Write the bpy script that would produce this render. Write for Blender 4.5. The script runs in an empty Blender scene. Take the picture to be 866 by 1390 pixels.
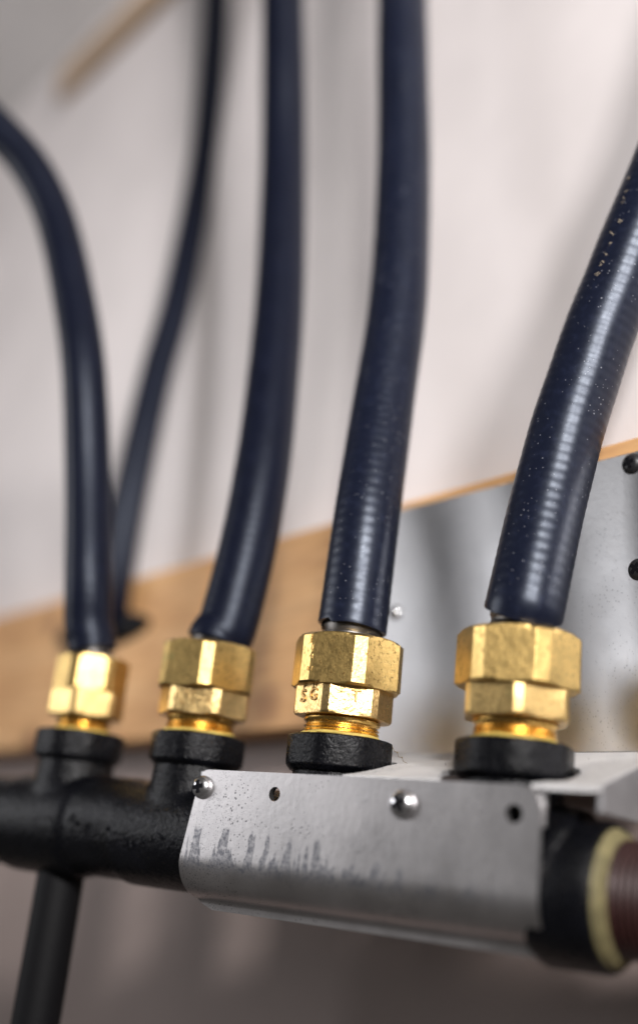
import bpy, bmesh, math, random
from mathutils import Vector, Matrix
random.seed(7)
S = 0.001                      # everything below is written in millimetres
sc = bpy.context.scene
COL = sc.collection
R = math.radians

# ------------------------------------------------------------------ camera
FPX, PPX, PPY, W0, H0 = 1500.0, 433.0, 650.0, 866.0, 1390.0
CAM = Vector((317.0, -275.0, -32.0))
ROT = Matrix.Rotation(R(38.7), 3, 'Z') @ Matrix.Rotation(R(19.3), 3, 'X') @ Matrix.Rotation(R(-6.3), 3, 'Y')
cd = bpy.data.cameras.new('camera'); cam = bpy.data.objects.new('camera', cd); COL.objects.link(cam)
cd.sensor_fit = 'VERTICAL'; cd.sensor_height = 36.0; cd.sensor_width = 36.0
cd.lens = 36.0 * FPX / H0
cd.shift_y = -(H0 / 2 - PPY) / H0
cd.clip_start = 0.01; cd.clip_end = 50
cam.matrix_world = Matrix.Translation(CAM * S) @ (ROT @ Matrix.Rotation(R(90), 3, 'X')).to_4x4()
cd.dof.use_dof = True; cd.dof.focus_distance = 0.326; cd.dof.aperture_fstop = 2.7
sc.camera = cam

# ------------------------------------------------------------------ light
w = bpy.data.worlds.new('World'); sc.world = w; w.use_nodes = True
w.node_tree.nodes['Background'].inputs[0].default_value = (1.0, 0.93, 0.88, 1)
w.node_tree.nodes['Background'].inputs[1].default_value = 0.065
def lamp(name, loc, target, size, power, color, spread=180):
    l = bpy.data.lights.new(name, 'AREA'); l.shape = 'RECTANGLE'; l.size, l.size_y = size; l.energy = power; l.color = color
    l.spread = R(spread)
    o = bpy.data.objects.new(name, l); COL.objects.link(o)
    o.location = Vector(loc) * S
    o.rotation_euler = (Vector(target) - Vector(loc)).to_track_quat('-Z', 'Y').to_euler()
    return o
lamp('work_lamp', (900, -960, 640), (110, 0, 120), (0.16, 0.16), 0.80, (1.0, 0.97, 0.95), 39)
lamp('side_lamp', (1890, -1340, 860), (-60, 80, 440), (0.34, 0.34), 3.8, (1.0, 0.96, 0.95), 40)
lamp('plate_fill', (-1080, -740, 270), (80, 0, 40), (0.80, 0.6), 2.2, (0.97, 0.97, 1.0), 110)  # added soft fill for the steel plates' reflections; no window known there
sc.view_settings.view_transform = 'Standard'; sc.view_settings.look = 'None'
sc.view_settings.exposure = 0.0; sc.view_settings.gamma = 1.0
sc.render.engine = 'CYCLES'

# ------------------------------------------------------------------ pixel helpers (photo pixel -> direction)
def ray(u, v): return ROT @ Vector(((u - PPX) / FPX, 1.0, -(v - PPY) / FPX))
def at_depth(u, v, d): return CAM + ray(u, v) * d
def on_plane(u, v, n, c):
    d = ray(u, v); n = Vector(n); return CAM + d * ((c - n.dot(CAM)) / n.dot(d))

# the wall stands at a slight angle behind the manifold
YAW = math.atan(0.24)
BN = Vector((math.sin(YAW), math.cos(YAW), 0))         # points into the wall
BT = Vector((math.cos(YAW), -math.sin(YAW), 0))        # runs right along the wall
B0 = Vector((194, 35, 0))                              # a point on the front face of the board
def wp(t, d, z): return B0 + BT * t + BN * d + Vector((0, 0, z))    # along, depth into wall, height

# ------------------------------------------------------------------ materials
def newmat(name):
    m = bpy.data.materials.new(name); m.use_nodes = True
    nt = m.node_tree; b = nt.nodes['Principled BSDF']; return m, nt, b
def N(nt, t, **kw):
    n = nt.nodes.new(t)
    for k, v in kw.items():
        if k in n.inputs: n.inputs[k].default_value = v
        else: setattr(n, k, v)
    return n
def coords(nt, scale=(1, 1, 1)):
    tc = N(nt, 'ShaderNodeTexCoord'); mp = N(nt, 'ShaderNodeMapping')
    mp.inputs['Scale'].default_value = tuple(1000 * s for s in scale)
    nt.links.new(tc.outputs['Object'], mp.inputs['Vector']); return mp.outputs['Vector']
def noise(nt, vec, scale, detail=4, rough=.55, dist=0):
    n = N(nt, 'ShaderNodeTexNoise', Scale=scale, Detail=detail, Roughness=rough, Distortion=dist)
    nt.links.new(vec, n.inputs['Vector']); return n.outputs['Fac']
def ramp(nt, fac, stops):
    r = N(nt, 'ShaderNodeValToRGB'); e = r.color_ramp.elements
    while len(e) < len(stops): e.new(.5)
    for i, (p, c) in enumerate(stops):
        e[i].position = p; e[i].color = (c, c, c, 1) if not isinstance(c, tuple) else (*c, 1)
    nt.links.new(fac, r.inputs['Fac']); return r.outputs['Color']
def mix(nt, fac, a, b, blend='MIX'):
    n = N(nt, 'ShaderNodeMix', data_type='RGBA', blend_type=blend)
    for s, v in ((n.inputs[0], fac), (n.inputs[6], a), (n.inputs[7], b)):
        if hasattr(v, 'is_output'): nt.links.new(v, s)
        elif isinstance(v, tuple): s.default_value = (*v, 1)
        else: s.default_value = v
    return n.outputs[2]
def mth(nt, op, a, b=0.0, clamp=False):
    n = N(nt, 'ShaderNodeMath', operation=op, use_clamp=clamp)
    for s, v in ((n.inputs[0], a), (n.inputs[1], b)):
        if hasattr(v, 'is_output'): nt.links.new(v, s)
        else: s.default_value = v
    return n.outputs[0]
def bump(nt, b, h, strength, dist, normal=None):
    n = N(nt, 'ShaderNodeBump', Strength=strength, Distance=dist * S); nt.links.new(h, n.inputs['Height'])
    if normal is not None: nt.links.new(normal, n.inputs['Normal'])
    nt.links.new(n.outputs[0], b.inputs['Normal']); return n.outputs[0]
def setc(nt, b, sock, v):
    if hasattr(v, 'is_output'): nt.links.new(v, b.inputs[sock])
    else: b.inputs[sock].default_value = (*v, 1) if isinstance(v, tuple) else v
def voro(nt, vec, scale, feature='F1', out='Distance', rnd=1):
    n = N(nt, 'ShaderNodeTexVoronoi', feature=feature, Scale=scale, Randomness=rnd)
    nt.links.new(vec, n.inputs['Vector']); return n.outputs[out]

def mat_wall(name, col, sc_=.02):
    m, nt, b = newmat(name); v = coords(nt)
    n = noise(nt, v, .012, 3); c = mix(nt, ramp(nt, n, [(.35, 0), (.7, 1)]), tuple(x * .9 for x in col), col)
    setc(nt, b, 'Base Color', c); b.inputs['Roughness'].default_value = .55
    bump(nt, b, noise(nt, v, .35, 5), .25, .4); return m
def mat_wood(name, along):
    m, nt, b = newmat(name); v = coords(nt, along)
    g = noise(nt, v, .05, 6, .6, .6); g2 = noise(nt, v, .3, 4, .6)
    c = ramp(nt, g, [(.3, (.64, .34, .135)), (.5, (.79, .46, .205)), (.72, (.86, .56, .285))])
    c = mix(nt, mth(nt, 'MULTIPLY', ramp(nt, g2, [(.35, 0), (.7, 1)]), .6), c, (.46, .22, .09))
    v2 = coords(nt); k = voro(nt, v2, .017)
    c = mix(nt, ramp(nt, k, [(.10, 1), (.24, 0)]), c, (.26, .12, .05))
    setc(nt, b, 'Base Color', c); b.inputs['Roughness'].default_value = .6
    bump(nt, b, g2, .3, .3); return m
def mat_galv(name, smudge=False, col=(.60, .595, .60), metal=1.0, rg=.28, pit=.75):
    m, nt, b = newmat(name); v = coords(nt)
    n1 = noise(nt, v, .05, 3); sp = noise(nt, coords(nt, (1, 1, .25)), .6, 3)
    c = mix(nt, ramp(nt, n1, [(.3, 0), (.7, 1)]), tuple(x * .84 for x in col), col)
    cells = voro(nt, v, .22, out='Color'); bw = N(nt, 'ShaderNodeRGBToBW'); nt.links.new(cells, bw.inputs[0])
    c = mix(nt, mth(nt, 'MULTIPLY', bw.outputs[0], .13), c, (.36, .37, .39))
    # pitted specks of white rust
    k = mth(nt, 'ADD', voro(nt, v, .75), mth(nt, 'MULTIPLY', noise(nt, v, .06, 2), .55))
    pits = ramp(nt, k, [(.37, 1), (.44, 0)])
    c = mix(nt, mth(nt, 'MULTIPLY', pits, pit), c, (.10, .10, .11))
    rough = mth(nt, 'ADD', mth(nt, 'MULTIPLY', n1, .2), rg)
    if smudge:
        # dull run marks: each column reaches up to its own height
        tc = N(nt, 'ShaderNodeTexCoord'); sep = N(nt, 'ShaderNodeSeparateXYZ'); nt.links.new(tc.outputs['Object'], sep.inputs[0])
        x = mth(nt, 'MULTIPLY', sep.outputs[0], 1000); z = mth(nt, 'MULTIPLY', sep.outputs[2], 1000)
        wob = mth(nt, 'MULTIPLY', mth(nt, 'SUBTRACT', noise(nt, v, .45, 4, .65), .5), 5.0)
        slow = mth(nt, 'MULTIPLY', mth(nt, 'SUBTRACT', noise(nt, v, .05, 2), .5), 9.0)
        nn = N(nt, 'ShaderNodeTexNoise', noise_dimensions='1D', Scale=.17, Detail=2.0, Roughness=.75)
        nt.links.new(mth(nt, 'ADD', mth(nt, 'ADD', x, mth(nt, 'MULTIPLY', wob, .22)), slow), nn.inputs['W'])
        colh = ramp(nt, nn.outputs['Fac'], [(.40, 0), (.50, .45), (.60, 1)])
        fadex = mth(nt, 'MULTIPLY', mth(nt, 'SUBTRACT', 186, x), .014, True)
        reach = mth(nt, 'ADD', mth(nt, 'MULTIPLY', fadex, 9.0), 2.0)
        top = mth(nt, 'ADD', mth(nt, 'ADD', mth(nt, 'MULTIPLY', colh, reach), -34.2), mth(nt, 'ADD', wob, slow))
        below = mth(nt, 'MULTIPLY', mth(nt, 'SUBTRACT', top, z), mth(nt, 'ADD', mth(nt, 'MULTIPLY', fadex, .6), .12), True)
        bot = mth(nt, 'MULTIPLY', mth(nt, 'ADD', mth(nt, 'ADD', z, 37.5), wob), .35, True)
        sm = mth(nt, 'MULTIPLY', mth(nt, 'MULTIPLY', below, bot), ramp(nt, noise(nt, v, .8, 5, .7), [(.36, .25), (.6, 1)]))
        c = mix(nt, mth(nt, 'MULTIPLY', sm, .88), c, (.17, .175, .20))
        rough = mth(nt, 'ADD', rough, mth(nt, 'MULTIPLY', sm, .12))
        # white-rust speckle is dense at the left end and thins out to the right
        dens = mth(nt, 'MULTIPLY', mth(nt, 'SUBTRACT', 112, x), .03, True)
        k2 = mth(nt, 'ADD', voro(nt, v, 1.7), mth(nt, 'MULTIPLY', noise(nt, v, .22, 3), .8))
        p2 = mth(nt, 'MULTIPLY', ramp(nt, k2, [(.60, 1), (.68, 0)]), dens)
        c = mix(nt, mth(nt, 'MULTIPLY', p2, .6), c, (.13, .13, .14))
    setc(nt, b, 'Base Color', c); b.inputs['Metallic'].default_value = metal; setc(nt, b, 'Roughness', rough)
    h = mth(nt, 'ADD', noise(nt, v, .5, 4), mth(nt, 'MULTIPLY', sp, .4)); h = mth(nt, 'SUBTRACT', h, mth(nt, 'MULTIPLY', pits, .6))
    bump(nt, b, h, .10, .35); return m
def mat_brass(name, col, rough, cast=0.0, grime=.5):
    m, nt, b = newmat(name); v = coords(nt)
    n = noise(nt, v, .14, 5); n2 = noise(nt, v, .9, 4)
    c = mix(nt, ramp(nt, n, [(.35, 0), (.65, 1)]), tuple(x * .72 for x in col), col)
    c = mix(nt, mth(nt, 'MULTIPLY', ramp(nt, n2, [(.56, 0), (.68, 1)]), grime), c, (.20, .11, .035))
    g = noise(nt, v, .085, 2); c = mix(nt, mth(nt, 'MULTIPLY', ramp(nt, g, [(.66, 0), (.75, 1)]), .45), c, (.30, .34, .13))
    setc(nt, b, 'Base Color', c); b.inputs['Metallic'].default_value = 1
    setc(nt, b, 'Roughness', mth(nt, 'ADD', mth(nt, 'MULTIPLY', n2, .28), rough))
    bv = N(nt, 'ShaderNodeBevel', samples=4); bv.inputs['Radius'].default_value = .00035
    scr = noise(nt, coords(nt, (1, 1, .12)), 2.2, 3)
    h = mth(nt, 'ADD', mth(nt, 'MULTIPLY', noise(nt, v, .55, 5, .6), 1 + 3 * cast), mth(nt, 'MULTIPLY', scr, .5))
    bump(nt, b, h, .16 + .2 * cast, .30, bv.outputs[0]); return m
def mat_iron(name, col=(.0028, .003, .0042)):
    m, nt, b = newmat(name); v = coords(nt)
    n = noise(nt, v, .09, 4); f = noise(nt, v, 1.1, 4)
    c = mix(nt, ramp(nt, n, [(.45, 0), (.75, 1)]), col, tuple(x * 2.0 for x in col))
    c = mix(nt, mth(nt, 'MULTIPLY', ramp(nt, f, [(.64, 0), (.72, 1)]), .2), c, (.09, .075, .05))
    setc(nt, b, 'Base Color', c); setc(nt, b, 'Roughness', mth(nt, 'ADD', mth(nt, 'MULTIPLY', f, .3), .13))
    b.inputs['Specular IOR Level'].default_value = .19
    h = mth(nt, 'ADD', noise(nt, v, .42, 5, .65), mth(nt, 'MULTIPLY', f, .5))
    bump(nt, b, h, .55, .8); return m
def mat_rubber(name, col=(.0052, .0070, .0165), dust=.5, rg=.24, spec=.36):
    m, nt, b = newmat(name); v = coords(nt)
    n = noise(nt, v, .08, 4); f = noise(nt, v, .35, 5)
    c = mix(nt, n, tuple(x * .8 for x in col), tuple(x * 1.35 for x in col))
    k = mth(nt, 'ADD', voro(nt, v, .62), mth(nt, 'MULTIPLY', noise(nt, v, .09, 2), .35))
    specks = ramp(nt, k, [(.25, 1), (.29, 0)])
    haze = mth(nt, 'MULTIPLY', ramp(nt, f, [(.52, 0), (.8, 1)]), .22)
    c = mix(nt, haze, c, tuple(x * 4.5 for x in col))
    c = mix(nt, mth(nt, 'MULTIPLY', specks, dust), c, (.42, .43, .48))
    setc(nt, b, 'Base Color', c); setc(nt, b, 'Roughness', mth(nt, 'ADD', mth(nt, 'MULTIPLY', f, .2), rg))
    b.inputs['Specular IOR Level'].default_value = spec; b.inputs['Specular Tint'].default_value = (.78, .86, 1, 1)
    bump(nt, b, mth(nt, 'ADD', f, mth(nt, 'MULTIPLY', specks, .4)), .12, .35); return m
def mat_plain(name, col, rough=.5, metal=0.0, nscale=.4, amt=.3, bmp=.2):
    m, nt, b = newmat(name); v = coords(nt); n = noise(nt, v, nscale, 4)
    c = mix(nt, n, tuple(x * (1 - amt) for x in col), tuple(min(1, x * (1 + amt)) for x in col))
    setc(nt, b, 'Base Color', c); b.inputs['Roughness'].default_value = rough; b.inputs['Metallic'].default_value = metal
    bump(nt, b, n, bmp, .3); return m

M = dict(
    wall=mat_wall('white_wallboard', (.83, .775, .765)), lower=mat_wall('brown_grey_wall', (.36, .285, .26)), ceiling=mat_wall('ceiling_paint', (.85, .81, .79)),
    wood=mat_wood('pine_board', (.12, .12, 1)), wood2=mat_plain('pale_wood_strip', (.52, .38, .26), .6, 0, .03, .4),
    galv=mat_galv('galvanised_steel', False, (.56, .555, .56), 1.0, .29, .25), dull2=mat_galv('dull_galvanised_steel', False, (.42, .41, .42), .6, .45), dull=mat_galv('pale_galvanised_steel', False, (.80, .79, .79), .25, .45), clamp=mat_galv('galvanised_clamp', True, (.70, .675, .675)),
    brass=mat_brass('brass_nut', (.80, .555, .205), .22, .3, .8), brass2=mat_brass('brass_cast', (.88, .62, .27), .17, .75, .65), brass3=mat_brass('brass_body', (.84, .59, .24), .22, .25, .65),
    stamp=mat_brass('tarnished_brass', (.55, .34, .13), .3, .3, .6),
    thread=mat_brass('brass_thread', (.92, .58, .17), .12, .1, .2),
    iron=mat_iron('black_iron'), rubber=mat_rubber('black_jacket', dust=.4), rubber_clean=mat_rubber('black_jacket_clean', (.0036, .0048, .0120), .12, .30, .22),
    steel_shaded=mat_plain('shaded_stainless_tube', (.16, .15, .14), .4, 1),  # tube steel darkened to paint in the shadow below each jacket
    steel=mat_plain('stainless_tube', (.70, .68, .66), .22, 1), zinc=mat_plain('zinc_screw', (.80, .80, .82), .26, 1, .3, .1, .05),
    blackscrew=mat_plain('black_screw', (.02, .02, .022), .4, .2), dark=mat_plain('recess_shade_black', (.008, .008, .01), .6),
    seal=mat_plain('yellow_sealant', (.62, .47, .12), .55, 0, .7, .35, .6), tape=mat_plain('yellow_tape', (.21, .18, .085), .65, 0, .3, .85, 1.0),
    red=mat_plain('red_brown_pipe', (.035, .011, .010), .45, .1, .3, .5, .4), blackplastic=mat_plain('black_plastic', (.004, .004, .005), .6),
    print_=mat_plain('faded_print', (.24, .20, .15), .6, 0, 1.5, .5, .2), web=mat_plain('cobweb', (.16, .12, .07), .8),
    lining=mat_plain('tan_lining', (.42, .34, .20), .6))
M['dark'].node_tree.nodes['Principled BSDF'].inputs['Specular IOR Level'].default_value = .03
M['blackplastic'].node_tree.nodes['Principled BSDF'].inputs['Specular IOR Level'].default_value = .2

# ------------------------------------------------------------------ mesh helpers
def link(name, me, mat, parent=None):
    o = bpy.data.objects.new(name, me); COL.objects.link(o)
    if mat is not None and not me.materials: me.materials.append(mat)
    if parent is not None: o.parent = parent
    return o
def mesh(name, verts, faces, mat, parent=None, smooth=30):
    me = bpy.data.meshes.new(name); me.from_pydata([tuple(Vector(v) * S) for v in verts], [], faces); me.validate()
    bm = bmesh.new(); bm.from_mesh(me); bmesh.ops.remove_doubles(bm, verts=bm.verts, dist=1e-7)
    bmesh.ops.recalc_face_normals(bm, faces=bm.faces); bm.to_mesh(me); bm.free()
    if smooth:
        me.shade_smooth(); me.set_sharp_from_angle(angle=R(smooth))
    return link(name, me, mat, parent)
def tag(o, label, cat, group=None):
    o['label'] = label; o['category'] = cat
    if group: o['group'] = group
    return o
def thing(name, label, cat, loc=(0, 0, 0), rz=0, group=None):
    o = bpy.data.objects.new(name, None); COL.objects.link(o); o.empty_display_size = .01
    o.location = Vector(loc) * S; o.rotation_euler = (0, 0, rz); return tag(o, label, cat, group)
def box(p0, dx, dy, dz):
    p0, dx, dy, dz = map(Vector, (p0, dx, dy, dz))
    v = [p0 + dx * i + dy * j + dz * k for i in (0, 1) for j in (0, 1) for k in (0, 1)]
    return v, [(0, 1, 3, 2), (4, 6, 7, 5), (0, 4, 5, 1), (2, 3, 7, 6), (0, 2, 6, 4), (1, 5, 7, 3)]
def bevel(o, wmm, seg=2, ang=35):
    md = o.modifiers.new('bevel', 'BEVEL'); md.width = wmm * S; md.segments = seg; md.limit_method = 'ANGLE'; md.angle_limit = R(ang); return o
def bake(o):
    dg = bpy.context.evaluated_depsgraph_get(); me = bpy.data.meshes.new_from_object(o.evaluated_get(dg))
    o.modifiers.clear(); o.data = me; return o
def loft(rings, close_a=True, close_b=True, closed_ring=True):
    v, f = [], []; n = len(rings[0])
    for r in rings: v += r
    for i in range(len(rings) - 1):
        for j in range(n if closed_ring else n - 1):
            a, b = i * n + j, i * n + (j + 1) % n; f.append((a, b, b + n, a + n))
    if close_a: f.append(tuple(range(n)))
    if close_b: f.append(tuple(range((len(rings) - 1) * n, len(rings) * n)))
    return v, f
def lathe(prof, n=48, ca=True, cb=True, ax='Z', org=(0, 0, 0)):
    o = Vector(org); rings = []
    for r, z in prof:
        ring = []
        for k in range(n):
            a = 2 * math.pi * k / n; c, s = r * math.cos(a), r * math.sin(a)
            ring.append(o + (Vector((c, s, z)) if ax == 'Z' else Vector((z, c, s))))
        rings.append(ring)
    return loft(rings, ca, cb)
def cutter(v, f):
    o = mesh('cutter', v, f, None, None, 0); return o
def cut(o, cutters):
    for c in cutters:
        md = o.modifiers.new('cut', 'BOOLEAN'); md.operation = 'DIFFERENCE'; md.object = c; md.solver = 'EXACT'
    bpy.context.view_layer.update(); bake(o)
    for c in cutters: bpy.data.objects.remove(c, do_unlink=True)
    o.data.shade_smooth(); o.data.set_sharp_from_angle(angle=R(30)); return o
def ngon_angles(nv, a0, Rr, keep, sub):
    """radius samples of a polygon with chamfered corners: list of (angle, radius)"""
    Rv = Rr * keep; half = (Rr - Rv) / math.tan(math.pi / nv); dl = math.atan2(half, Rv); out = []
    ap = Rr * math.cos(math.pi / nv); st = 2 * math.pi / nv
    for k in range(nv):
        v0 = a0 + k * st
        for t in (-1, 0): out.append((v0 + dl * t, Rv / math.cos(dl * t)))
        fa, fb = v0 + dl, v0 + st - dl
        for i in range(sub):
            a = fa + (fb - fa) * i / sub; out.append((a, ap / math.cos(a - v0 - st / 2)))
    return out
def poly_prism(samples, rows):
    """rows: (z, max radius)"""
    rings = [[Vector((min(r, rm) * math.cos(a), min(r, rm) * math.sin(a), z)) for a, r in samples] for z, rm in rows]
    return loft(rings)
def spline(pts, n):
    P = [Vector(p) for p in pts]; P = [P[0] * 2 - P[1]] + P + [P[-1] * 2 - P[-2]]; out = []
    L = [(P[i + 1] - P[i]).length for i in range(1, len(P) - 2)]; tot = sum(L); k = 0
    for i in range(1, len(P) - 2):
        m = max(2, round(n * L[i - 1] / tot))
        for j in range(m):
            t = j / m; a, b, c, d = P[i - 1:i + 3]
            out.append(.5 * ((2 * b) + (c - a) * t + (2 * a - 5 * b + 4 * c - d) * t * t + (3 * b - 3 * c + d - a) * t ** 3))
    out.append(P[-2]); return out
def resample(path, step):
    out = [path[0]]; acc = 0
    for a, b in zip(path, path[1:]):
        l = (b - a).length; pos = step - acc
        while pos <= l: out.append(a.lerp(b, pos / l)); pos += step
        acc = (acc + l) % step
    return out
def frames(path, ref=Vector((0, -1, 0))):
    fr = []; 
    for i, p in enumerate(path):
        t = (path[min(i + 1, len(path) - 1)] - path[max(i - 1, 0)]).normalized()
        x = (ref - t * ref.dot(t)).normalized(); ref = x; fr.append((p, t, x, t.cross(x)))
    return fr
def tube(path, rad, n=40, ref=Vector((0, -1, 0)), ca=True, cb=True):
    rings = []
    for i, (p, t, x, y) in enumerate(frames(path, ref)):
        r = rad(i) if callable(rad) else rad
        rings.append([p + (x * math.cos(2 * math.pi * k / n) + y * math.sin(2 * math.pi * k / n)) * r for k in range(n)])
    return loft(rings, ca, cb)

# ================================================================== setting
wall = mesh('wall', *box(wp(-1500, 19, 40), BT * 2300, BN * 12, (0, 0, 588)), M['wall'], None, 0); wall['kind'] = 'structure'
wall = mesh('lower_wall', *box(wp(-1500, 19, -500), BT * 2300, BN * 12, (0, 0, 539.6)), M['lower'], None, 0); wall['kind'] = 'structure'  # separate slab below the board in a darker brown-grey
ceil = mesh('ceiling', *box(wp(-1500, 19, 630), BT * 2300, BN * -220 + Vector((0, 0, 190)), (0, 0, 20)), M['ceiling'], None, 0); ceil['kind'] = 'structure'
o = mesh('nailing_strip', *box(wp(-598, 9, 566), BT * 1300, BN * 9.6, (0, 0, 30)), M['wood2'], None, 0); bevel(o, 1.5)
tag(o, 'blurred tan wooden strip along the top of the white wall', 'wood strip')

# pine board behind the bracket, very slightly out of level
tilt = math.atan(10 / 456)
bt2 = BT * math.cos(tilt) + Vector((0, 0, math.sin(tilt)))
bz2 = Vector((0, 0, math.cos(tilt))) - BT * math.sin(tilt)
o = mesh('mounting_board', *box(wp(0, 0, 22) - bt2 * 1150, bt2 * 1600, BN * 18.6, bz2 * 83.5), M['wood'], None, 0); bevel(o, 1.2)
tag(o, 'long pine board fixed flat on the white wall behind the manifold', 'board')

# ================================================================== steel bracket
PY = -18.5                                                  # front face of the clamp plate
br = thing('steel_bracket', 'galvanised steel wall bracket screwed to the pine board, back plate and shelf', 'bracket', wp(0, -1, 8))
inv = Vector(wp(0, -1, 8))
def rel(v): return [Vector(p) - inv for p in v]
v, f = box(wp(-112, -1.6, 8), BT * 330, BN * 1.5, (0, 0, 91.7)); o = mesh('back_plate', rel(v), f, M['galv'], br, 0); bevel(o, .3)
# sloping shelf with slots round the outlets
def zs(p): return -7.2 + (p.y + 17.2) * .311
pa, pb = Vector((104, -15.2, 0)), Vector((204.5, -15.2, 0))
ya, yb = 35 + (194 - 104) * .24 - 2.0, 35 + (194 - 204.5) * .24 - 2.0
top = [pa, pb, Vector((204.5, yb, 0)), Vector((104, ya, 0))]
zb = [-6.6, -6.6, 8.0, 8.0]
vs = [Vector((p.x, p.y, z)) for p, z in zip(top, zb)] + [Vector((p.x, p.y, z - 1.5)) for p, z in zip(top, zb)]
o = mesh('shelf', vs, [(0, 1, 2, 3), (4, 7, 6, 5), (0, 4, 5, 1), (1, 5, 6, 2), (2, 6, 7, 3), (3, 7, 4, 0)], M['dull'], None, 0)  # shelf steel is paler and less metallic than the back plate
cut(o, [cutter(*lathe([(18.6, -40), (18.6, 60)], 48, org=(x, -2, 0))) for x in (116, 174)])
for vv in o.data.vertices: vv.co -= inv * S
o.parent = br
# flange folded down at the right end of the shelf
fl = [(-12.4, -6.0), (yb - 1, 7.2), (yb - 1, -12.6), (-12.4, -12.6)]
vs = [Vector((x, y, z)) for x in (203.2, 204.7) for y, z in fl]
o = mesh('side_flange', rel(vs), [(0, 1, 2, 3), (4, 7, 6, 5), (0, 4, 5, 1), (1, 5, 6, 2), (2, 6, 7, 3), (3, 7, 4, 0)], M['dull2'], br, 0); bevel(o, .3)
v, f = box((77, -16.9, -17), (115, 0, 0), (0, 1.4, 0), (0, 0, 9.2)); FFL = (v, f)

def screw(parent, p, n, up, r, h, mat, recess_mat, spin=0.0, depth=.5):
    """domed head with a raised black cross; p on the surface, n outwards"""
    n = Vector(n).normalized(); x = (Vector(up) - n * n.dot(Vector(up))).normalized(); y = n.cross(x); p = Vector(p)
    prof = [(r * 1.0, -.25), (r, .15), (r * .97, h * .28), (r * .86, h * .58), (r * .68, h * .82), (r * .42, h * .95), (r * .12, h)]
    rings = [[p + n * z + (x * math.cos(2 * math.pi * k / 32) + y * math.sin(2 * math.pi * k / 32)) * q for k in range(32)] for q, z in prof]
    v, f = loft(rings); off = parent.location / S
    head = mesh('screw', [a - off for a in v], f, mat, parent, 40)
    ax, ay = x * math.cos(spin) + y * math.sin(spin), y * math.cos(spin) - x * math.sin(spin)
    vv, ff = [], []
    for d, e in ((ax, ay), (ay, ax)):
        b0 = p - d * r * .55 - e * r * .17 + n * (h * .55 + (0.01 if d is ax else 0.0)); vb, fb = box(b0 - off, d * r * 1.10, e * r * .34, n * (h * .50))
        ff += [tuple(i + len(vv) for i in q) for q in fb]; vv += vb
    mesh('recess_shade', vv, ff, recess_mat, head, 0); return head  # raised black cross stands in for the shade inside the slots
for (u, v_, rr, mt, sp) in ((857, 630, 3.4, 'blackscrew', .3), (866, 773, 3.4, 'blackscrew', .9), (537, 832, 2.6, 'zinc', .2)):
    P = on_plane(u, v_, BN, BN.dot(B0) - 1.6)
    screw(br, P, -BN, (0, 0, 1), rr, 1.9, M[mt], M['dark'], sp)

# ---- clamp plate: flat face, rolled under at the bottom
cl = thing('clamp_plate', 'curved galvanised steel clamp plate with speckled left end in front of the manifold', 'clamp plate', (132, PY, -47))
ORG = Vector((132, PY, -47))
rows = [0, .4, .9, 1.6, 2.6, 4, 6, 9] + [9 + i * 2.0 for i in range(1, 9)]
sect = [(s, PY, -7.3 - s, (-1, 0)) for s in rows]
def bend(a0, a1, r, n):
    sg = 1 if a1 > a0 else -1
    for i in range(1, n + 1):
        s, y, z, _ = sect[-1]; am = R(a0 + (a1 - a0) * (i - .5) / n); a = R(a0 + (a1 - a0) * i / n); l = r * abs(R(a1 - a0)) / n
        sect.append((s + l, y + l * math.sin(am), z - l * math.cos(am), (-math.cos(a), -math.sin(a))))
bend(0, 66, 12.2, 14); bend(66, 66.01, 9000, 2); bend(66.01, 8, 1.8, 6); bend(8, 8.01, 9000, 1)
def xl(s):
    x = 78.6 - 4.6 * min(1, s / 27)
    e = s - (sect[-1][0] - 7)
    if e > 0: x += 7 - math.sqrt(max(0, 49 - e * e))
    return x + (2.6 - math.sqrt(max(0, 6.76 - (2.6 - s) ** 2)) if s < 2.6 else 0)
def xr(s): return 191.5 - (6 - math.sqrt(max(0, 36 - (6 - s) ** 2)) if s < 6 else 0)
NC = 60; fr_, bk_ = [], []
for s, y, z, nn in sect:
    for c in range(NC + 1):
        x = xl(s) + (xr(s) - xl(s)) * c / NC
        fr_.append(Vector((x, y, z))); bk_.append(Vector((x, y - nn[0] * 1.3, z - nn[1] * 1.3)))
nv = len(fr_); ff = []; nr = len(sect); st = NC + 1
for i in range(nr - 1):
    for c in range(NC):
        a = i * st + c; ff.append((a, a + 1, a + st + 1, a + st)); ff.append((nv + a, nv + a + st, nv + a + st + 1, nv + a + 1))
for c in range(NC):
    a = c; ff.append((a, nv + a, nv + a + 1, a + 1)); a = (nr - 1) * st + c; ff.append((a, a + 1, nv + a + 1, nv + a))
for i in range(nr - 1):
    a = i * st; ff.append((a, a + st, nv + a + st, nv + a)); a = i * st + NC; ff.append((a, nv + a, nv + a + st, a + st))
o = mesh('plate', fr_ + bk_, ff, M['clamp'], None, 0)
def ycyl(x, z, r, y0, y1, n=28):
    return loft([[Vector((x + r * math.cos(2 * math.pi * k / n), y, z + r * math.sin(2 * math.pi * k / n))) for k in range(n)] for y in (y0, y1)])
cut(o, [cutter(*ycyl(108, -13.3, 2.05, PY - 3, PY + 2.5)), cutter(*ycyl(184.4, -14.4, 2.3, PY - 3, PY + 2.5))])
o2 = mesh('front_flange', FFL[0], FFL[1], M['galv'], None, 0)
cut(o2, [cutter(*ycyl(x, z, 2.6, -20, -12)) for x, z in ((108, -13.3), (184.4, -14.4))])
o2.data.transform(Matrix.Translation(-inv * S)); o2.parent = br
mw = Matrix.Translation(-ORG * S); o.data.transform(mw); o.parent = cl
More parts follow.
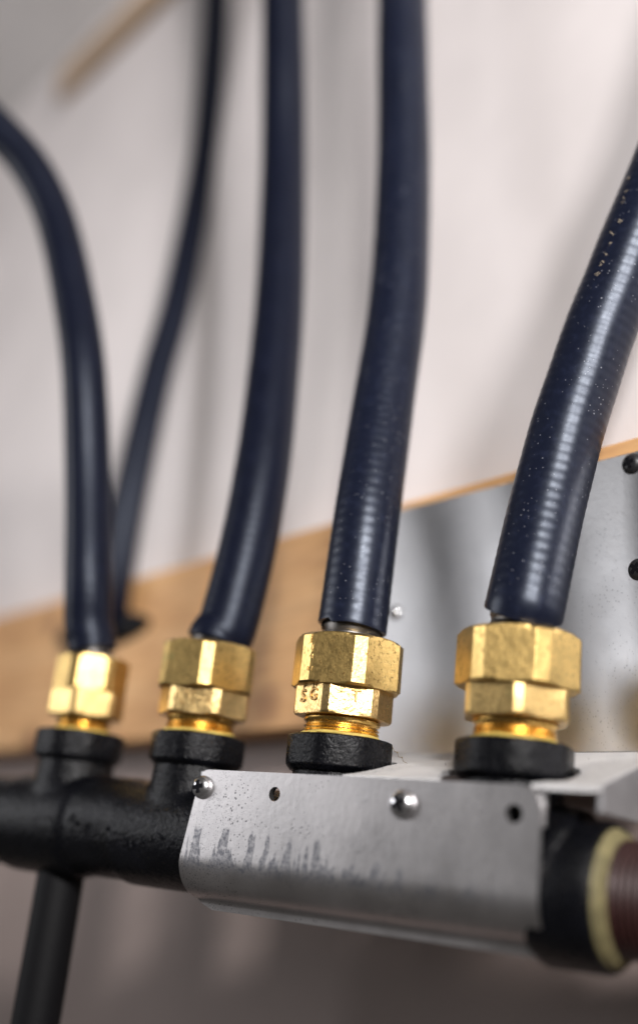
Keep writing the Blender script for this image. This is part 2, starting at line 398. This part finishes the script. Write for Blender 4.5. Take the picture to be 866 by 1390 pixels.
# the plate's material is written in world heights
o.data.transform(Matrix.Translation(ORG * S)); o.location = -ORG * S
screw(cl, (79.9, PY, -12.6), (0, -1, 0), (0, 0, 1), 3.5, 2.5, M['zinc'], M['dark'], .2)
screw(cl, (152, PY, -13.8), (0, -1, 0), (0, 0, 1), 3.9, 2.9, M['zinc'], M['dark'], .5)

# ================================================================== manifold
mf = thing('gas_manifold', 'black cast iron manifold pipe with four upright outlets, held by the clamp plate', 'manifold', (0, 0, -27))
prims = [lathe([(15.6, -150), (15.6, 196)], 40, ax='X')]
for i in range(4): prims.append(lathe([(14.6, 0), (13.3, 24)], 32, org=(58 * i, 0, 0)))
prims.append(lathe([(16.9, -22), (16.9, 14)], 40, ax='X'));
for i in (1, 2, 3): prims.append(lathe([(16.6, 58 * i - 20), (16.6, 58 * i + 20)], 40, ax='X'))
prims.append(lathe([(14.0, 10), (15.8, 20), (15.8, 36), (14.0, 46)], 32, ax='X', org=(0, 0, 1.6)))
vv, fs = [], []
for v, f in prims:
    fs += [tuple(i + len(vv) for i in q) for q in f]; vv += v
me = bpy.data.meshes.new('body'); me.from_pydata([tuple(p * S) for p in vv], [], fs); o = link('body', me, M['iron'])
md = o.modifiers.new('r', 'REMESH'); md.mode = 'VOXEL'; md.voxel_size = 1.0 * S; md.use_smooth_shade = True
md = o.modifiers.new('s', 'SMOOTH'); md.factor = .5; md.iterations = 14
bpy.context.view_layer.update(); bake(o); o.data.shade_smooth()
if not o.data.materials: o.data.materials.append(M['iron'])
o.parent = mf
# raised casting marks on the front of the body
def blob_mark(par, pts, r, name='casting_mark', mat='iron'):
    v, f = tube([Vector(p) for p in pts], r, 8, Vector((0, 0, 1))); return mesh(name, v, f, M[mat], par, 60)
for k in range(17):
    x = 4 + k * 3.9 + random.uniform(-.6, .6)
    if 30 < x < 38: continue
    a = R(5 + random.uniform(-12, 12)); q = 16.6 if (x < 14 or x > 38) else 16.2
    p = Vector((x, -q * math.cos(a), -q * math.sin(a) * .9 + random.uniform(-1, 1)))
    d = Vector((random.uniform(-1.3, 1.3), 0, random.uniform(-1.6, 1.6)))
    blob_mark(mf, [p - d, p - d * .3 + Vector((0, -.15, 0)), p + d * .4 + Vector((0, -.1, 0)), p + d], .42)
def cam_ang(x, y=0): return math.atan2(CAM.y - y, CAM.x - x)
for i, (cr, ca) in enumerate(((16.6, 12), (16.4, -12), (16.9, 22.5), (16.7, 8))):
    sm = ngon_angles(8, cam_ang(58 * i) + R(ca), cr, .955, 3)
    rows_ = [(21.4, cr * .74), (21.6, cr * .84), (23.2, cr * .95), (25.0, cr * 1.1), (30.6, cr * 1.1), (31.7, cr * .955), (32.1, cr * .90), (32.1, cr * .72)]
    v, f = poly_prism(sm, rows_); o = mesh('collar', [p + Vector((58 * i, 0, 0)) for p in v], f, M['iron'], mf, 30); bevel(o, .5, 2, 25)
# right end socket
v, f = lathe([(13, 184), (17.0, 185.5), (18.0, 187.5), (18.0, 202), (17.2, 203.6), (15.6, 203.8), (15.4, 197)], 40, ax='X', org=(0, 0, -4.3)); mesh('end_socket', v, f, M['iron'], mf, 40)
# red-brown pipe screwed into it
pp = thing('pipe_nipple', 'dark red-brown pipe with yellow thread tape screwed into the right manifold end', 'pipe', (203, 0, -31.3))
mesh('tape_ring', *lathe([(13.2, -3), (15.7, -2.5), (16.5, .2), (16.2, 1.0), (15.4, 1.8), (15.5, 2.4), (14.4, 3.2), (13.0, 3.6)], 40, ax='X'), M['tape'], pp, 40)
prof = [(12.9, 1.8)]
for k in range(6): prof += [(13.9, 3.8 + k * 1.8), (13.1, 4.7 + k * 1.8)]
prof += [(13.9, 17), (13.9, 120)]
mesh('pipe', *lathe(prof, 40, ax='X'), M['red'], pp, 40)
# pipe dropping from the left part of the manifold
o = mesh('drop_pipe', *tube(spline([(-.5, 2, -30), (-.5, 2, -80), (-1, 2, -130), (-1, 2, -190)], 40), 8.2, 32), M['blackplastic'], None, 60)
tag(o, 'plain black pipe dropping straight down below the left end of the manifold', 'pipe')

# ================================================================== brass fittings
def fitting(i, label, k, Rn, Rb, nut_a=0, body_a=0, z0=5.1):
    x = 58 * i; ca = cam_ang(x)
    t = thing('brass_fitting', label, 'fitting', (x, 0, z0), 0, 'brass fittings on the manifold outlets')
    h = 1.0 if k == 1 else .95
    # sealant bead
    prof = [(9, -.4), (12.1 * k, -.35), (12.5 * k, .5), (11.6 * k, 1.2), (9, 1.2)]; v, f = lathe(prof, 48)
    v = [p * (1 + .03 * math.sin(5 * math.atan2(p.y, p.x) + i) + .02 * random.uniform(-1, 1)) if p.z > 0 else p for p in v]
    mesh('sealant', v, f, M['seal'], t, 60)
    # threaded neck
    prof = [(8, .2), (11.4 * k, .2)]
    for q in range(3): prof += [(11.5 * k, 1.0 + q * 1.05), (10.75 * k, 1.5 + q * 1.05)]
    prof += [(10.9 * k, 4.0), (11.6 * k, 4.6), (11.6 * k, 5.4), (10.8 * k, 6.0), (8, 6.2)]
    mesh('threaded_neck', *lathe([(r, z * h) for r, z in prof], 48), M['thread'], t, 50)
    sm = ngon_angles(6, ca + R(body_a), Rb, .955, 6)
    rows_ = [(5.8 * h, Rb * .70), (5.85 * h, Rb * .93), (6.5 * h, Rb * 1.0), (7.0 * h, 99), (14.6 * h, 99), (15.1 * h, Rb * .95), (15.3 * h, Rb * .6)]
    b = mesh('hex_body', *poly_prism(sm, rows_), M['brass3' if i in (0, 3) else 'brass2'], t, 20)
    sm = ngon_angles(6, ca + R(nut_a), Rn, .935, 8)
    b0 = (14.3 if k == 1 else 15.0) * h; nh = (15.5 if k == 1 else 13.6) / 14.7 * h
    rows_ = [(b0, Rn * .66), (b0 + .05, Rn * .885), (b0 + .6, Rn * .95), (b0 + 1.2, 99), (b0 + 12.9 * nh, 99), (b0 + 13.7 * nh, Rn * .955), (b0 + 14.4 * nh, Rn * .885), (b0 + 14.7 * nh, Rn * .85), (b0 + 14.7 * nh, Rn * .55)]
    nut = mesh('nut', *poly_prism(sm, rows_), M['brass'], t, 20)
    tp = b0 + 14.7 * nh; rr = 10.3 * k
    mesh('retainer_ring', *lathe([(rr - 1.2, tp - .4), (rr, tp - .4), (rr + .1, tp + .3), (rr, tp + .9), (rr - .5, tp + 1.15), (rr - 1.2, tp + 1.0)], 48), M['steel'], t, 60)
    return t, b, z0 + tp
fits = []
for i, (lab, k, rn, rb, na, ba) in enumerate((
        ('blurred smaller brass fitting at the far left outlet of the manifold',   .84, 14.1, 14.2, -31, -20),
        ('brass fitting on the second outlet, just left of the clamp plate', 1.0, 17.8, 15.6, -3, -44),
        ('sharp brass fitting with a T on its hex body, third outlet from left', 1.0, 18.0, 15.6, -48, -22),
        ('large nearest brass fitting at the right end of the manifold', 1.0, 18.2, 15.9, -38, 2))):
    fits.append(fitting(i, lab, k, rn, rb, na, ba))
# raised marks on hex bodies
def face_text(fit, txt, face_a, body_a, dz, size, dx=0.0, name='letter'):
    t, b, _ = fit; x = t.location.x / S; a = cam_ang(x) + R(body_a + face_a)
    cu = bpy.data.curves.new('txt', 'FONT'); cu.body = txt; cu.size = size * S; cu.extrude = .35 * S; cu.bevel_depth = .07 * S; cu.align_x = 'CENTER'; cu.align_y = 'CENTER'; cu.resolution_u = 3
    o = bpy.data.objects.new('txt', cu); COL.objects.link(o); bpy.context.view_layer.update()
    me = bpy.data.meshes.new_from_object(o.evaluated_get(bpy.context.evaluated_depsgraph_get())); bpy.data.objects.remove(o, do_unlink=True)
    n = Vector((math.cos(a), math.sin(a), 0)); rt = Vector((-math.sin(a), math.cos(a), 0))
    Mx = Matrix((rt, Vector((0, 0, 1)), n)).transposed().to_4x4(); Mx.translation = (n * 15.6 * math.cos(R(30)) + rt * dx + Vector((0, 0, dz))) * S
    me.transform(Mx); me.materials.clear(); return link(name, me, M['stamp'], b)
face_text(fits[2], 'T', 30, -22, 11.4, 5.0, 1.4)
face_text(fits[2], 'S', -30, -22, 10.8, 5.4, -2.4)
face_text(fits[2], 'G', -30, -22, 11.0, 5.2, 2.6)
def strokes(fit, face_a, body_a, n, z0, z1, x0, x1, name='stamp_mark'):
    t, b, _ = fit; a = cam_ang(t.location.x / S) + R(body_a + face_a); nn = Vector((math.cos(a), math.sin(a), 0)); rt = Vector((-math.sin(a), math.cos(a), 0))
    for k in range(n):
        p = nn * (15.6 * math.cos(R(30)) + .02) + rt * random.uniform(x0, x1) + Vector((0, 0, random.uniform(z0, z1)))
        d1 = rt * random.uniform(-.8, .8) + Vector((0, 0, random.uniform(-.9, .9))); d2 = rt * random.uniform(-.8, .8) + Vector((0, 0, random.uniform(-.9, .9)))
        v, f = tube([p - d1, p, p + d2], .22, 6, nn); mesh(name, v, f, M['stamp'], b, 60)
strokes(fits[2], -30, -22, 5, 13.2, 14, -4, 4)
strokes(fits[1], 30, -44, 16, 9, 13.5, -4.5, 4.5)

for k in range(9):
    a = cam_ang(116) + R(-66 + k * 6 + random.uniform(-3, 3)); r_ = 14.6 + random.uniform(-.8, .6); z = .35 - (k % 3) * .2
    p = Vector((math.cos(a) * r_, math.sin(a) * r_, z - .55)); d = Vector((-math.sin(a), math.cos(a), 0)) * random.uniform(.5, 1.3)
    v, f = tube([p - d, p + Vector((0, 0, .12)), p + d * .8], .34, 8, Vector((0, 0, 1))); mesh('sealant_smear', v, f, M['seal'], fits[2][0], 60)
nut3 = [c for c in fits[2][0].children if c.name.startswith('nut')][0]
for k in range(9):
    side = -18 if k < 6 else 43
    a = cam_ang(116) + R(side); n_ = Vector((math.cos(a), math.sin(a), 0)); t_ = Vector((-math.sin(a), math.cos(a), 0))
    x0 = (-7.0 + random.uniform(-.9, 1.6)) if k < 6 else (6.2 + random.uniform(-.8, .8))
    z = 16.5 + random.uniform(1, 11); p = n_ * (18.0 * math.cos(R(30)) - .02) + t_ * x0 + Vector((0, 0, z)); d = Vector((0, 0, random.uniform(.5, 1.4))) + t_ * random.uniform(-.15, .15)
    v, f = tube([p - d, p, p + d], .16, 6, n_); mesh('burr', v, f, M['brass'], nut3, 60)

# ================================================================== hoses
def hose(i, label, D, pix, base_z, gap, group='black gas hoses on the brass fittings', cutdir=(0, 0), notch=False, mat='rubber'):
    x = 58 * i
    t = thing('gas_hose', label, 'hose', (x, 0, base_z), 0, group)
    O = Vector((x, 0, base_z))
    first = at_depth(*pix[0])
    pts = [Vector((x, 0, base_z - 6)), Vector((x, 0, base_z)) * .55 + first * .45] + [at_depth(*p) for p in pix]
    d_ = (pts[-1] - pts[-2]).normalized()
    if i: d_ = (d_ + Vector((0, 0, .8))).normalized()
    pts += [pts[-1] + d_ * 90, pts[-1] + d_ * 180 + Vector((0, 0, 60 if i else -10))]
    full = resample(spline(pts, 700), .55)
    # jacket starts 'gap' mm above the nut
    start = next(k for k, p in enumerate(full) if p.z > base_z + gap)
    ph = 3.3; ro = D / 2
    inner = full[:start + 24]
    st_r = ro * .80
    v, f = tube([p - O for p in inner], lambda k: st_r * (1 + .035 * math.sin(k * .55 * 2 * math.pi / ph)), 40); mesh('steel_tube', v, f, M['steel_shaded'], t, 60)
    path = full[start:]
    F = frames(path, Vector((1, 0, 0)) * .6 + Vector((0, -1, 0)) * .8)
    rings = []; n = 48
    cdir = Vector((*cutdir, 0))
    def ring(k, r, first_ring=False):
        p, tt, xx, yy = F[k]; out = []
        for j in range(n):
            a = 2 * math.pi * j / n; d = xx * math.cos(a) + yy * math.sin(a)
            q = p + d * r
            if k < 8:
                fade = 1 - k / 8
                lift = cdir.dot(d) + .25 * math.sin(3 * a + i)
                if notch and -1.95 < a - math.pi * 2 * .985 + math.pi * 2 * (a < 1) < -.62 + 0: lift += 1.5
                q = q + tt * lift * fade
            out.append(q - O)
        return out
    wall_ = ro * .11
    rings += [ring(6, ro - wall_), ring(2, ro - wall_), ring(0, ro - wall_), ring(0, ro - .02)]
    for k in range(1, len(path)):
        r = ro * (1 + .0026 * math.sin(k * .55 * 2 * math.pi / ph) + .003 * math.sin(k * .05 + i))
        rings.append(ring(k, r))
    v, f = loft(rings, False, True); j = mesh('jacket', v, f, M[mat], t, 50)
    return t, j, F, ro, O
tops = [q[2] for q in fits]
h1 = hose(0, 'blurred black hose at far left, bending out of frame to the left', 18.2,
          [(121, 846, 415), (121, 780, 420), (120, 650, 438), (114, 500, 455), (100, 400, 475), (77, 300, 495), (44, 230, 505), (0, 178, 510), (-60, 125, 512), (-140, 70, 515)], tops[0], 3.2, mat='rubber_clean')
h2 = hose(1, 'black hose curving up from the second fitting, just left of centre', 20.6,
          [(309, 850, 381), (335, 750, 393), (354, 650, 408), (367, 550, 428), (380, 400, 463), (385, 225, 505), (385, 100, 525), (384, 0, 540), (383, -120, 556)], tops[1], 1.3, mat='rubber_clean')
h3 = hose(2, 'black hose with a notched lower end, rising from the sharp fitting', 21.6,
          [(479, 845, 345), (498, 700, 360), (520, 550, 385), (541, 400, 412), (548, 225, 445), (547, 100, 466), (546, 0, 484), (545, -120, 505)], tops[2], 3.2, cutdir=(-.2, .3), notch=True)
h4 = hose(3, 'thick dusty black hose leaning right, rising from the nearest fitting', 22.2,
          [(714, 815, 311), (739, 700, 323), (754, 640, 329), (770, 580, 334), (791, 516, 339), (812, 453, 343), (837, 390, 347), (862, 326, 351), (888, 263, 355), (913, 200, 359), (952, 100, 365), (990, 0, 371)], tops[3], 5.8, cutdir=(.25, -.1))
# tan lining seen in the notch of the third hose
# worn print along the nearest hose
def on_hose(h, u, v):
    t, j, F, ro, O = h; d = ray(u, v).normalized(); best = None
    for p, tt, xx, yy in F:
        w_ = p - CAM; s = w_.dot(d); near = CAM + d * s; dist = (p - near).length
        if dist <= ro:
            q = s - math.sqrt(ro * ro - dist * dist)
            if best is None or dist < best[0]: best = (dist, CAM + d * q, p, tt)
    if best is None: return None
    _, q, c, tt = best; n = (q - c); n -= tt * n.dot(tt); n.normalize(); return c + n * (ro + .03), n, tt, O
for (u, v_) in ((850, 255), (848, 272), (841, 288), (836, 318), (826, 335), (822, 350), (816, 362), (812, 376), (806, 390)):
    r_ = on_hose(h4, u, v_)
    if not r_: continue
    q, n, tt, O = r_; sd = n.cross(tt)
    for m_ in range(random.choice((1, 2, 2, 3))):
        c = q + tt * random.uniform(-.9, .9) + sd * random.uniform(-.5, .5) - O; a = random.uniform(-.9, .9)
        d = (sd * math.cos(a) + tt * math.sin(a)) * random.uniform(.5, 1.1); e = (tt * math.cos(a) - sd * math.sin(a)) * .22
        mesh('print', [c - d - e, c + d - e * .4, c + d * .8 + e, c - d * .7 + e * .6], [(0, 1, 2, 3)], M['print_'], h4[0], 0)
# rear hose by the wall, and the flange where it enters the board
pix5 = [(149, 852, 566), (155, 800, 566), (171, 700, 578), (192, 600, 596), (215, 500, 618), (243, 400, 642), (276, 225, 690), (288, 100, 712), (294, 0, 725), (298, -120, 745)]
P5 = [at_depth(*p) for p in pix5]; P5.append(P5[-1] + Vector((-4, 0, 75)))
P5 = resample(spline(P5, 300), 1.2)
o = mesh('gas_hose', *tube(P5, 9.2, 32), M['rubber_clean'], None, 60)
tag(o, 'thin far black hose crossing behind the leftmost hose, close to the wall', 'hose', 'black hoses')
fc = on_plane(141, 857, BN, BN.dot(B0))
fl = thing('hose_flange', 'black plastic wall flange on the pine board behind the leftmost fitting', 'flange', fc)
vv = []
rg = []
for rr, d in ((1.0, .2), (1.0, -3), (.92, -4.5), (.5, -6), (.42, -11), (.3, -11.2)):
    rg.append([BT * math.cos(a) * 47 * rr + Vector((0, 0, 1)) * math.sin(a) * (8.5 if rr > .6 else 15) * rr + BN * d for a in [2 * math.pi * k / 40 for k in range(40)]])
mesh('flange_plate', *loft(rg), M['blackplastic'], fl, 40)
for sx in (-1, 1):
    mesh('flange_screw', *loft([[BT * (sx * 36 + math.cos(a) * r_) + Vector((0, 0, math.sin(a) * r_)) + BN * d for a in [2 * math.pi * k / 20 for k in range(20)]] for r_, d in ((2.2, -4), (2.2, -5.4), (1.4, -6))]), M['blackscrew'], fl, 40)

# ================================================================== cobweb strand on the third collar
a_, b_ = at_depth(527, 1008, 329), at_depth(569, 1046, 322)
wb = thing('cobweb_strand', 'thin dirty cobweb strand hanging off the black collar under the sharp fitting', 'cobweb', a_)
pth = [(b_ - a_) * t_ + Vector((random.uniform(-.3, .3), 0, random.uniform(-.3, .3) - 1.2 * math.sin(t_ * 3))) for t_ in [k / 14 for k in range(15)]]
mesh('thread', *tube(pth, .10, 6, Vector((0, 0, 1))), M['web'], wb, 60)
for k in (1, 4, 6, 9, 10, 13):
    c = pth[k]; r_ = random.uniform(.22, .42)
    v, f = lathe([(r_ * .3, -r_), (r_, -r_ * .3), (r_ * .8, r_ * .5), (r_ * .2, r_)], 6); mesh('speck', [c + p for p in v], f, M['web'], wb, 60)
